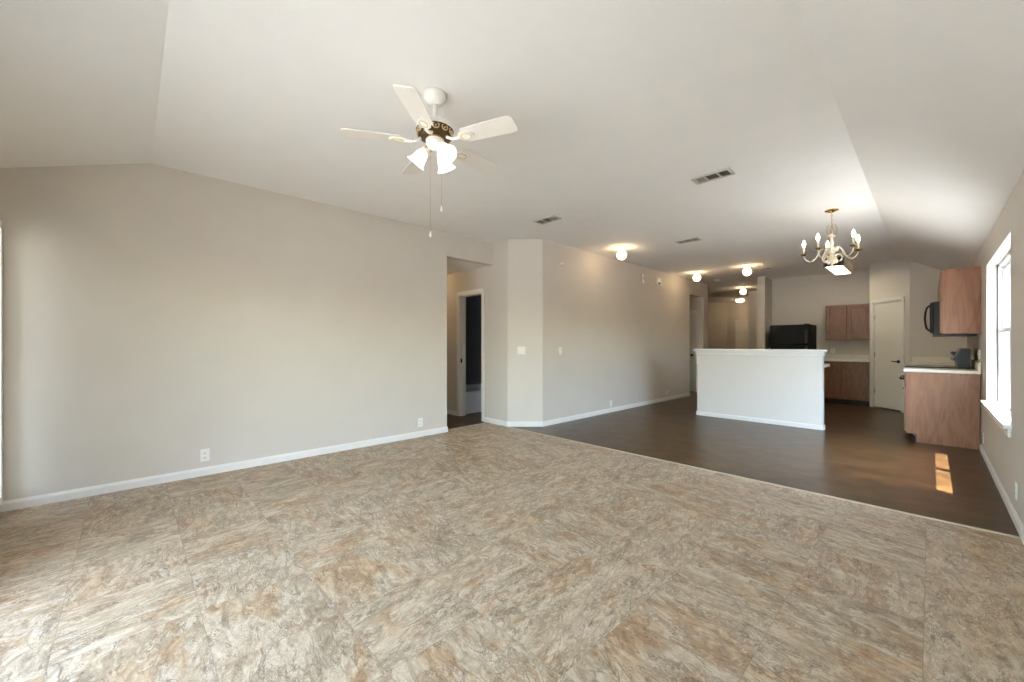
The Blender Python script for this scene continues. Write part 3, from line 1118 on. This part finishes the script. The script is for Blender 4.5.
upper('wall_cabinet', 'oak wall cabinet whose plain side faces the room, left of the window', 7.03, YR0 - 0.003, 1.335, 2.10, 1)
upper('wall_cabinet', 'short oak wall cabinet directly above the black microwave', YR0, YR1, 1.76, 2.10, 2)
upper('wall_cabinet', 'oak wall cabinet beyond the microwave, near the pantry corner', YR1 + 0.003, 9.4, 1.335, 2.10, 3)
t = thing('microwave', 'black over-the-range microwave with a bowed handle, behind the oak wall cabinet', 'microwave', (0.02, (YR0 + YR1) / 2, 1.325))
MB().box(0.0, 0.375, -0.376, 0.376, 0.0, 0.43, 0.008).build('body', M['black'], t)
d = MB().box(-0.028, 0.0, -0.17, 0.374, 0.03, 0.425, 0.012).build('door', M['bglass'], t)
b = MB()
b.tube([(-0.026, -0.13, 0.06), (-0.055, -0.13, 0.09), (-0.068, -0.13, 0.16), (-0.072, -0.13, 0.23), (-0.068, -0.13, 0.30), (-0.055, -0.13, 0.37), (-0.026, -0.13, 0.40)], 0.011, 8)
b.build('handle', M['black'], d)
MB().box(-0.024, 0.0, -0.374, -0.176, 0.03, 0.425, 0.010).build('control_panel', M['dgrey'], t)
b = MB(T(0.24, -0.25, -0.004) @ Matrix.Scale(1.6, 4, (0, 1, 0)))
b.lathe([(0, -0.006), (0.03, -0.004), (0.038, 0.002), (0.038, 0.006), (0, 0.006)], 20)
b.build('cooktop_lamp', M['hoodlamp'], t)
MB().box(0.0, 0.37, -0.36, 0.36, -0.012, 0.002).build('vent_grille', M['dgrey'], t)


# ================================================================== WALL PLATES
def plate(name, label, cat, loc, rz, kind, group=None):
    """Cover plate on a wall: local +y points into the wall, face at -y."""
    t = thing(name, label, cat, loc, rz, group)
    w = 0.058 if kind == 'double' else 0.035
    MB().box(-w, w, -0.006, 0.0, -0.057, 0.057, 0.003).build('cover_plate', M['plate'], t)
    if kind == 'outlet':
        for z in (-0.020, 0.020):
            s = MB()
            s.box(-0.017, 0.017, -0.0085, -0.005, z - 0.014, z + 0.014, 0.002)
            s = s.build('socket', M['plate'], t)
            e = MB()
            for (x, h) in ((-0.007, 0.0045), (0.007, 0.0055)):
                e.box(x - 0.0014, x + 0.0014, -0.0092, -0.0083, z + 0.001 - h, z + 0.003 + h)
            e.box(-0.0025, 0.0025, -0.0092, -0.0083, z - 0.011, z - 0.0065)
            e.build('slots', M['slot'], s)
    elif kind == 'cable':
        b = MB(T(0, -0.006, 0) @ Matrix.Rotation(PI / 2, 4, 'X'))
        b.lathe([(0, 0), (0.007, 0), (0.007, 0.003), (0.0045, 0.004), (0.0045, 0.010), (0, 0.010)], 10)
        b.build('jack', M['chrome'], t)
    else:
        xs = (-0.023, 0.023) if kind == 'double' else (0,)
        for x in xs:
            b = MB()
            b.box(x - 0.010, x + 0.010, -0.0075, -0.005, -0.020, 0.020, 0.001)
            b.box(x - 0.0045, x + 0.0045, -0.016, -0.006, 0.000, 0.012, 0.002)
            b.build('toggle', M['plate'], t)
    return t


RL = PI / 2           # on a wall whose room side is +x  (local -y -> +x)
RR = -PI / 2          # on a wall whose room side is -x
plate('outlet', 'white duplex outlet low on the left wall, nearest the camera', 'outlet', (XL, 0.50, 0.185), RL, 'outlet')
plate('outlet', 'white duplex outlet low on the left wall by the hall opening', 'outlet', (XL, 2.75, 0.185), RL, 'outlet')
plate('outlet', 'white outlet low on the long beige wall, nearer the diagonal corner', 'outlet', (-3.95, 6.22, 0.15), RL, 'outlet')
plate('outlet', 'white outlet low on the long beige wall, nearer the white bar', 'outlet', (-3.95, 8.42, 0.16), RL, 'outlet')
plate('outlet', 'white outlet low on the right wall below the window, closest to the camera', 'outlet', (XR, 4.30, 0.22), RR, 'outlet')
plate('outlet', 'white outlet low on the right wall beside the oak end panel', 'outlet', (XR, 6.70, 0.19), RR, 'outlet')
plate('outlet', 'white outlet over the far countertop under the two-door wall cabinet', 'outlet', (-1.465, 11.05, 1.08), 0, 'outlet')
plate('outlet', 'white outlet above the right countertop beside the window', 'outlet', (XR, 7.17, 1.09), RR, 'outlet')
plate('light_switch', 'white switch plate above the right countertop, beside the outlet', 'light switch', (XR, 7.34, 1.09), RR, 'single')
dxy = (-4.30 + 0.145 * 0.95, 4.02 + 0.157 * 0.95)
ang = math.atan2(0.38, 0.35)
plate('light_switch', 'double white light switch on the diagonal corner wall', 'light switch', (dxy[0] + 0.004, dxy[1], 1.12), ang, 'double')
plate('light_switch', 'single white light switch on the long wall right of the diagonal corner', 'light switch', (-3.95, 4.80, 1.11), RL, 'single')

t = thing('wall_sensor', 'small upright white sensor high on the long wall, left of the square chime', 'sensor', (-3.95, 7.34, 2.51), RL)
MB().box(-0.035, 0.035, -0.03, 0, -0.085, 0.085, 0.006).build('housing', M['plate'], t)
MB().box(-0.02, 0.02, -0.033, -0.028, -0.02, 0.05, 0.001).build('grille', M['ventgrey'], t)
t = thing('door_chime', 'square white chime box with dark slot high on the long wall', 'door chime', (-3.95, 7.98, 2.52), RL)
MB().box(-0.085, 0.085, -0.045, 0, -0.075, 0.075, 0.008).build('housing', M['plate'], t)
MB().box(-0.05, 0.05, -0.048, -0.044, -0.06, -0.015, 0.001).build('speaker_slot', M['slot'], t)
t = thing('motion_sensor', 'small beige motion sensor high on the long wall near the diagonal corner', 'sensor', (-3.95, 4.83, 2.45), RL)
MB().box(-0.03, 0.03, -0.03, 0, -0.022, 0.022, 0.008).build('housing', M['plate'], t)
MB().box(-0.02, 0.02, -0.034, -0.028, -0.022, -0.006, 0.003).build('lens', M['ventgrey'], t)

# ================================================================== CEILING FITTINGS
# supply registers
def register(label, loc, rz, L_=0.33, W_=0.17):
    t = thing('ceiling_vent', label, 'vent', loc, rz, 'supply registers in the flat ceiling')
    b = MB()
    e = 0.022
    for (x0, x1, y0, y1) in ((-L_ / 2, L_ / 2, -W_ / 2, -W_ / 2 + e), (-L_ / 2, L_ / 2, W_ / 2 - e, W_ / 2), (-L_ / 2, -L_ / 2 + e, -W_ / 2 + e, W_ / 2 - e), (L_ / 2 - e, L_ / 2, -W_ / 2 + e, W_ / 2 - e)):
        b.box(x0, x1, y0, y1, -0.012, 0.0, 0.003)
    b.box(-L_ / 6 - 0.006, -L_ / 6 + 0.006, -W_ / 2 + e, W_ / 2 - e, -0.011, 0)
    b.box(L_ / 6 - 0.006, L_ / 6 + 0.006, -W_ / 2 + e, W_ / 2 - e, -0.011, 0)
    b.build('frame', M['ventgrey'], t)
    MB().box(-L_ / 2 + 0.01, L_ / 2 - 0.01, -W_ / 2 + 0.01, W_ / 2 - 0.01, -0.002, 0.0).build('duct_shade_sheet', M['ventback'], t)  # dark sheet stands in for the unlit duct above
    for bank in range(3):
        xa = -L_ / 2 + e + bank * L_ / 3 * 0.93
        xb = xa + L_ / 3 * 0.80
        s = MB()
        if bank == 1:
            for k in range(4):
                y = -W_ / 2 + e + 0.016 + k * (W_ - 2 * e - 0.02) / 3.6
                s.box(xa, xb, -0.005, 0.005, -0.0006, 0.0006, xf=T(0, y, -0.005) @ Matrix.Rotation(0.5, 4, 'X'))
        else:
            for k in range(5):
                x = xa + 0.008 + k * (xb - xa - 0.01) / 4.4
                s.box(-0.008, 0.008, -W_ / 2 + e, W_ / 2 - e, -0.0006, 0.0006, xf=T(x, 0, -0.007) @ Matrix.Rotation(0.35 if bank == 0 else 0.9, 4, 'Y'))
        s.build('louvre_bank', M['ventgrey'], t)
    return t


register('three-bank ceiling vent nearest the camera, right of the ceiling fan', (-1.39, 3.89, ZC), 0.0)
register('ceiling vent in front of the diagonal corner wall', (-3.29, 3.75, ZC), 0.0)
register('ceiling vent between the first globe light and the chandelier', (-2.50, 6.02, ZC), 0.0)
register('ceiling vent just right of the globe light above the white bar', (-2.36, 9.35, ZC), 0.0)

# globe lights
def globe(label, x, y, z=ZC):
    t = thing('globe_light', label, 'ceiling light', (x, y, z), 0, 'round globe ceiling lights')
    b = MB()
    b.lathe([(0, 0), (0.062, 0), (0.064, -0.008), (0.056, -0.03), (0.045, -0.045), (0, -0.045)], 24)
    b.build('fitter', M['fanwhite'], t)
    g = MB()
    g.ball((0, 0, -0.117), 0.075, 24)
    g.build('glass_globe', M['globe'], t)
    return t


g0 = globe('lit globe ceiling light by the long wall, nearest the camera', -3.42, 5.70)
dup(g0, (-3.47, 8.81, ZC), 0, 'lit globe ceiling light near the far end of the long wall')
dup(g0, (-2.50, 8.80, ZC), 0, 'lit globe ceiling light above the right part of the white bar')
dup(g0, (-3.51, 12.02, ZC), 0, 'lit globe ceiling light in the entry, left of the wing wall')
dup(g0, (-6.1, 3.52, 2.43), 0, 'lit globe ceiling light inside the side hall by the bathroom doorway')
t = thing('flush_light', 'wide flush-mounted bowl light farthest down the entry', 'ceiling light', (-4.44, 14.88, ZC - 0.002))
MB().lathe([(0, 0), (0.165, 0), (0.17, -0.012), (0.15, -0.03), (0, -0.03)], 28).build('pan', M['fanwhite'], t)
MB().lathe([(0.13, -0.03), (0.135, -0.05), (0.115, -0.085), (0.06, -0.115), (0, -0.122)], 28).build('glass_bowl', M['globe'], t)

# smoke detector
t = thing('smoke_detector', 'white round smoke detector on the ceiling near the alcove', 'smoke detector', (-3.52, 10.1, ZC))
MB().lathe([(0, 0), (0.07, 0), (0.07, -0.016), (0.062, -0.03), (0.03, -0.038), (0, -0.039)], 24).build('housing', M['plate'], t)
MB().lathe([(0.034, -0.037), (0.036, -0.042), (0.03, -0.045), (0, -0.046)], 20).build('sensor_cap', M['ventgrey'], t)

# kitchen fluorescent box
t = thing('fluorescent_light', 'rectangular fluorescent ceiling box with dark ends behind the chandelier', 'ceiling light', (-1.20, 9.70, ZC))
b = MB()
b.box(-0.145, -0.115, -0.62, 0.62, -0.15, 0, 0.004)
b.box(0.115, 0.145, -0.62, 0.62, -0.15, 0, 0.004)
b.build('side_rails', M['cream'], t)
for y in (-0.62, 0.59):
    MB().box(-0.145, 0.145, y, y + 0.03, -0.152, 0, 0.004).build('end_cap', M['kick'], t)
MB().box(-0.115, 0.115, -0.59, 0.59, -0.147, -0.125, 0.004).build('lens', M['tube'], t)


# ---- ceiling fan
FX, FY, FZ = -2.126, 1.37, 2.46
t = thing('ceiling_fan', 'white five-blade ceiling fan with brass trim and three lit tulip shades', 'ceiling fan', (FX, FY, ZC))
dz = FZ - ZC
MB().lathe([(0, 0), (0.066, 0), (0.070, -0.012), (0.068, -0.035), (0.052, -0.058), (0.030, -0.070), (0.018, -0.072), (0, -0.072)], 28).build('canopy', M['fanwhite'], t)
MB().lathe([(0, -0.07), (0.0135, -0.07), (0.0135, -0.19), (0, -0.19)], 14).build('downrod', M['fanwhite'], t)
b = MB()
b.lathe([(0, -0.165), (0.03, -0.165), (0.042, -0.178), (0.095, -0.188), (0.112, -0.20), (0.116, -0.216), (0.113, -0.232)], 36)
mh = b.build('motor_housing', M['fanwhite'], t)
b = MB()
b.lathe([(0.113, -0.230), (0.116, -0.234), (0.112, -0.238), (0.098, -0.264), (0.104, -0.268), (0.098, -0.274), (0.05, -0.278), (0, -0.278)], 36)
b.build('motor_band', M['bandbrass'], mh)
# pierced brass scrolls around the band
b = MB()
for k in range(12):
    a = 2 * PI * k / 12
    c = Vector((0.108 * math.cos(a), 0.108 * math.sin(a), -0.250))
    tx = Vector((-math.sin(a), math.cos(a), 0))
    pts = [c + tx * (0.020 * math.cos(q * PI / 6)) + Vector((0, 0, 0.016 * math.sin(q * PI / 6))) for q in range(12)]
    b.tube(pts, 0.004, 6, closed=True)
    b.ball((c.x, c.y, c.z), 0.006, 8)
b.build('scroll_trim', M['palebrass'], mh)
for k in range(5):
    a = math.radians(239 + 72 * k)
    X = RZ(a)
    pitch = Matrix.Rotation(math.radians(-11), 4, 'X')
    Y = X @ T(0, 0, dz) @ pitch
    bl = MB(Y)
    pts = [(0.205, -0.052), (0.225, -0.056), (0.46, -0.064), (0.515, -0.064), (0.535, -0.055), (0.54, -0.035), (0.54, 0.035), (0.535, 0.055), (0.515, 0.064), (0.46, 0.064), (0.225, 0.056), (0.205, 0.052)]
    bl.prism(pts, -0.003, 0.003)
    bl = bl.build('blade', M['blade'], t)
    br = MB(Y)
    br.prism([(0.17, -0.012), (0.19, -0.034), (0.22, -0.038), (0.25, -0.028), (0.275, 0), (0.25, 0.028), (0.22, 0.038), (0.19, 0.034), (0.17, 0.012)], -0.010, -0.003)
    br.tube([(0.085, 0, 0.015), (0.12, 0, -0.004), (0.15, 0, -0.012), (0.185, 0, -0.008)], [0.010, 0.009, 0.009, 0.010], 8)
    br = br.build('blade_iron', M['fanwhite'], bl)
    rg = MB(Y)
    rg.tube([(0.222 + 0.034 * math.cos(q * PI / 8), 0.023 * math.sin(q * PI / 8), -0.011) for q in range(16)], 0.0032, 6, closed=True)
    rg.tube([(0.135, 0.028 * s, -0.002) for s in (-1, -0.5, 0, 0.5, 1)], 0.004, 6)
    rg.build('brass_ring', M['palebrass'], bl)
# light kit
b = MB()
b.lathe([(0, -0.278), (0.050, -0.278), (0.056, -0.285), (0.056, -0.315), (0.046, -0.330), (0.026, -0.345), (0.010, -0.352), (0, -0.356)], 28)
lk = b.build('switch_housing', M['fanwhite'], t)
MB().lathe([(0.056, -0.283), (0.060, -0.287), (0.056, -0.291)], 28).build('brass_band', M['brass'], lk)
for k, ad in enumerate((-46, 66, 168)):
    # angle measured in the camera-facing frame: 0 = right, 90 = away
    a = math.radians(ad) + YAW
    X = RZ(a)
    arm = MB(X)
    arm.tube([(0.035, 0, -0.310), (0.046, 0, -0.312), (0.056, 0, -0.328), (0.062, 0, -0.342)], 0.008, 8)
    arm = arm.build('lamp_arm', M['brass'], t)
    S_ = X @ T(0.058, 0, -0.336) @ Matrix.Rotation(math.radians(-40), 4, 'Y') @ Matrix.Rotation(PI, 4, 'X') @ Matrix.Scale(1.04, 4)
    f = MB(S_)
    f.lathe([(0, -0.004), (0.018, -0.004), (0.027, 0.004), (0.028, 0.022), (0.024, 0.024), (0, 0.024)], 18)
    f.build('socket_cup', M['cream'], arm)
    s = MB(S_)
    seg = 30
    prof = [(0.024, 0.016), (0.031, 0.030), (0.037, 0.050), (0.040, 0.070), (0.046, 0.090), (0.060, 0.108), (0.058, 0.108), (0.044, 0.090), (0.037, 0.070), (0.034, 0.050), (0.028, 0.030), (0.021, 0.018)]
    s.lathe(prof, seg)
    s.build('lamp_shade', M['shade'], t)
    bb = MB(S_)
    bb.ball((0, 0, 0.055), 0.022, 14, 1.3)
    bb.build('light_bulb', M['bulb'], arm)
for (x, y, z1) in ((0.030, 0.028, 2.04), (-0.022, -0.018, 1.885)):
    c = MB(T(x, y, 0))
    c.lathe([(0, -0.33), (0.0006, -0.33), (0.0006, z1 - ZC + 0.02), (0, z1 - ZC + 0.02)], 6)
    c = c.build('pull_chain', M['brass'], t)
    p = MB(T(x, y, z1 - ZC))
    p.lathe([(0, 0.022), (0.003, 0.021), (0.0065, 0.004), (0.007, -0.006), (0.005, -0.013), (0, -0.015)], 10)
    p.build('pull_knob', M['fanwhite'], c)

# ---- chandelier
CX_, CY_ = -0.79, 5.87
t = thing('chandelier', 'cream and brass five-arm candle chandelier hanging from the ceiling', 'chandelier', (CX_, CY_, ZC))
MB().lathe([(0, 0), (0.066, 0), (0.068, -0.004), (0.060, -0.010), (0.030, -0.022), (0.010, -0.030), (0, -0.032)], 28).build('canopy', M['brass'], t)
ch = MB()
z = -0.03
k = 0
while z > -0.27:
    pl = Vector((1, 0, 0)) if k % 2 else Vector((0, 1, 0))
    ch.tube([Vector((0, 0, z - 0.014)) + pl * (0.007 * math.cos(q * PI / 5)) + Vector((0, 0, 0.017 * math.sin(q * PI / 5))) for q in range(10)], 0.0022, 5, closed=True)
    z -= 0.025
    k += 1
ch.build('chain', M['brass'], t)
b = MB()
b.lathe([(0, -0.27), (0.008, -0.275), (0.012, -0.285), (0.030, -0.295), (0.034, -0.305), (0.014, -0.315), (0.011, -0.34), (0.018, -0.37), (0.021, -0.40), (0.012, -0.425), (0.010, -0.44), (0.034, -0.455), (0.040, -0.475), (0.030, -0.50), (0.014, -0.515), (0.022, -0.53), (0.036, -0.555), (0.030, -0.59), (0.012, -0.612), (0.008, -0.625), (0.014, -0.636), (0.010, -0.65), (0, -0.662)], 24)
b.build('column', M['cream'], t)
b = MB()
for k in range(4):
    a = k * PI / 2 + 0.3
    pts = []
    for q in range(9):
        s = q / 8
        rr = 0.030 + 0.018 * math.sin(PI * s)
        pts.append((rr * math.cos(a), rr * math.sin(a), -0.17 - 0.14 * s))
    b.tube(pts, 0.0028, 6)
b.build('hanger_wires', M['brass'], t)
sc = MB()
for k in range(5):
    a = math.radians(276 + 36 + 72 * k) + YAW
    pts = []
    for q in range(13):
        th = -0.4 * PI + q * 1.55 * PI / 12
        rr = 0.040 * (1 - 0.035 * q)
        pts.append(((0.058 + rr * math.cos(th)) * math.cos(a), (0.058 + rr * math.cos(th)) * math.sin(a), -0.50 - 0.055 + rr * 1.2 * math.sin(th)))
    sc.tube(pts, 0.008, 7)
    for (zz, rr) in ((-0.455, 0.045), (-0.595, 0.040)):
        sc.ball((rr * math.cos(a), rr * math.sin(a), zz), 0.021, 10, 1.3)
sc.build('scroll_ornament', M['cream'], t)
for k in range(5):
    a = math.radians(276 + 72 * k) + YAW
    X = RZ(a)
    R_ = 0.265
    key = [(0.03, -0.455), (0.066, -0.435), (0.100, -0.445), (0.126, -0.49), (0.151, -0.540), (0.185, -0.568), (0.221, -0.563), (0.250, -0.536), (0.263, -0.505), (R_, -0.485)]
    arm = MB(X)
    arm.tube([(r_, 0, z_) for r_, z_ in key], 0.0052, 8)
    arm = arm.build('arm', M['cream'], t)
    p = MB(X @ T(R_, 0, 0))
    p.lathe([(0, -0.488), (0.012, -0.486), (0.030, -0.478), (0.038, -0.470), (0.038, -0.467), (0.014, -0.474), (0, -0.474)], 20)
    p.build('drip_pan', M['antique'], arm)
    c = MB(X @ T(R_, 0, 0))
    c.lathe([(0, -0.474), (0.011, -0.474), (0.011, -0.385), (0.008, -0.382), (0, -0.382)], 14)
    c.build('candle_sleeve', M['cream'], arm)
    f = MB(X @ T(R_, 0, 0))
    f.lathe([(0, -0.384), (0.008, -0.380), (0.016, -0.362), (0.018, -0.348), (0.013, -0.325), (0.006, -0.306), (0, -0.294)], 14)
    f.build('candle_bulb', M['bulb'], arm)

# ---- bathtub in the bathroom
t = thing('bathtub', 'white bathtub seen low through the hall doorway', 'bathtub', (-6.14, 5.08, 0))
b = MB()
XA = 0.56
b.box(XA - 0.05, XA, -0.90, 0.90, 0.0, 0.35)
b.box(-0.47, XA - 0.05, -0.90, -0.80, 0.0, 0.35)
b.box(-0.47, XA - 0.05, 0.80, 0.90, 0.0, 0.35)
b.box(-0.47, -0.40, -0.80, 0.80, 0.0, 0.35)
b.box(-0.40, XA - 0.05, -0.80, 0.80, 0.0, 0.08)
b.build('basin', M['tub'], t)
b = MB()
b.box(XA - 0.07, XA + 0.02, -0.90, 0.90, 0.35, 0.39, 0.012)
b.box(-0.47, XA - 0.07, -0.90, -0.79, 0.35, 0.39, 0.012)
b.box(-0.47, XA - 0.07, 0.79, 0.90, 0.35, 0.39, 0.012)
b.box(-0.47, -0.38, -0.79, 0.79, 0.35, 0.39, 0.012)
b.build('rim', M['tub'], t)
b = MB()
b.box(-6.62, -6.53, 4.60, 4.74, 0.60, 0.612, 0.004)
b.box(-6.62, -6.612, 4.60, 4.74, 0.60, 0.70, 0.003)
b.box(-6.535, -6.53, 4.60, 4.74, 0.60, 0.625, 0.002)
tag(b.build('soap_dish', M['surround']), 'grey soap shelf on the dark wall above the bathtub', 'soap dish')
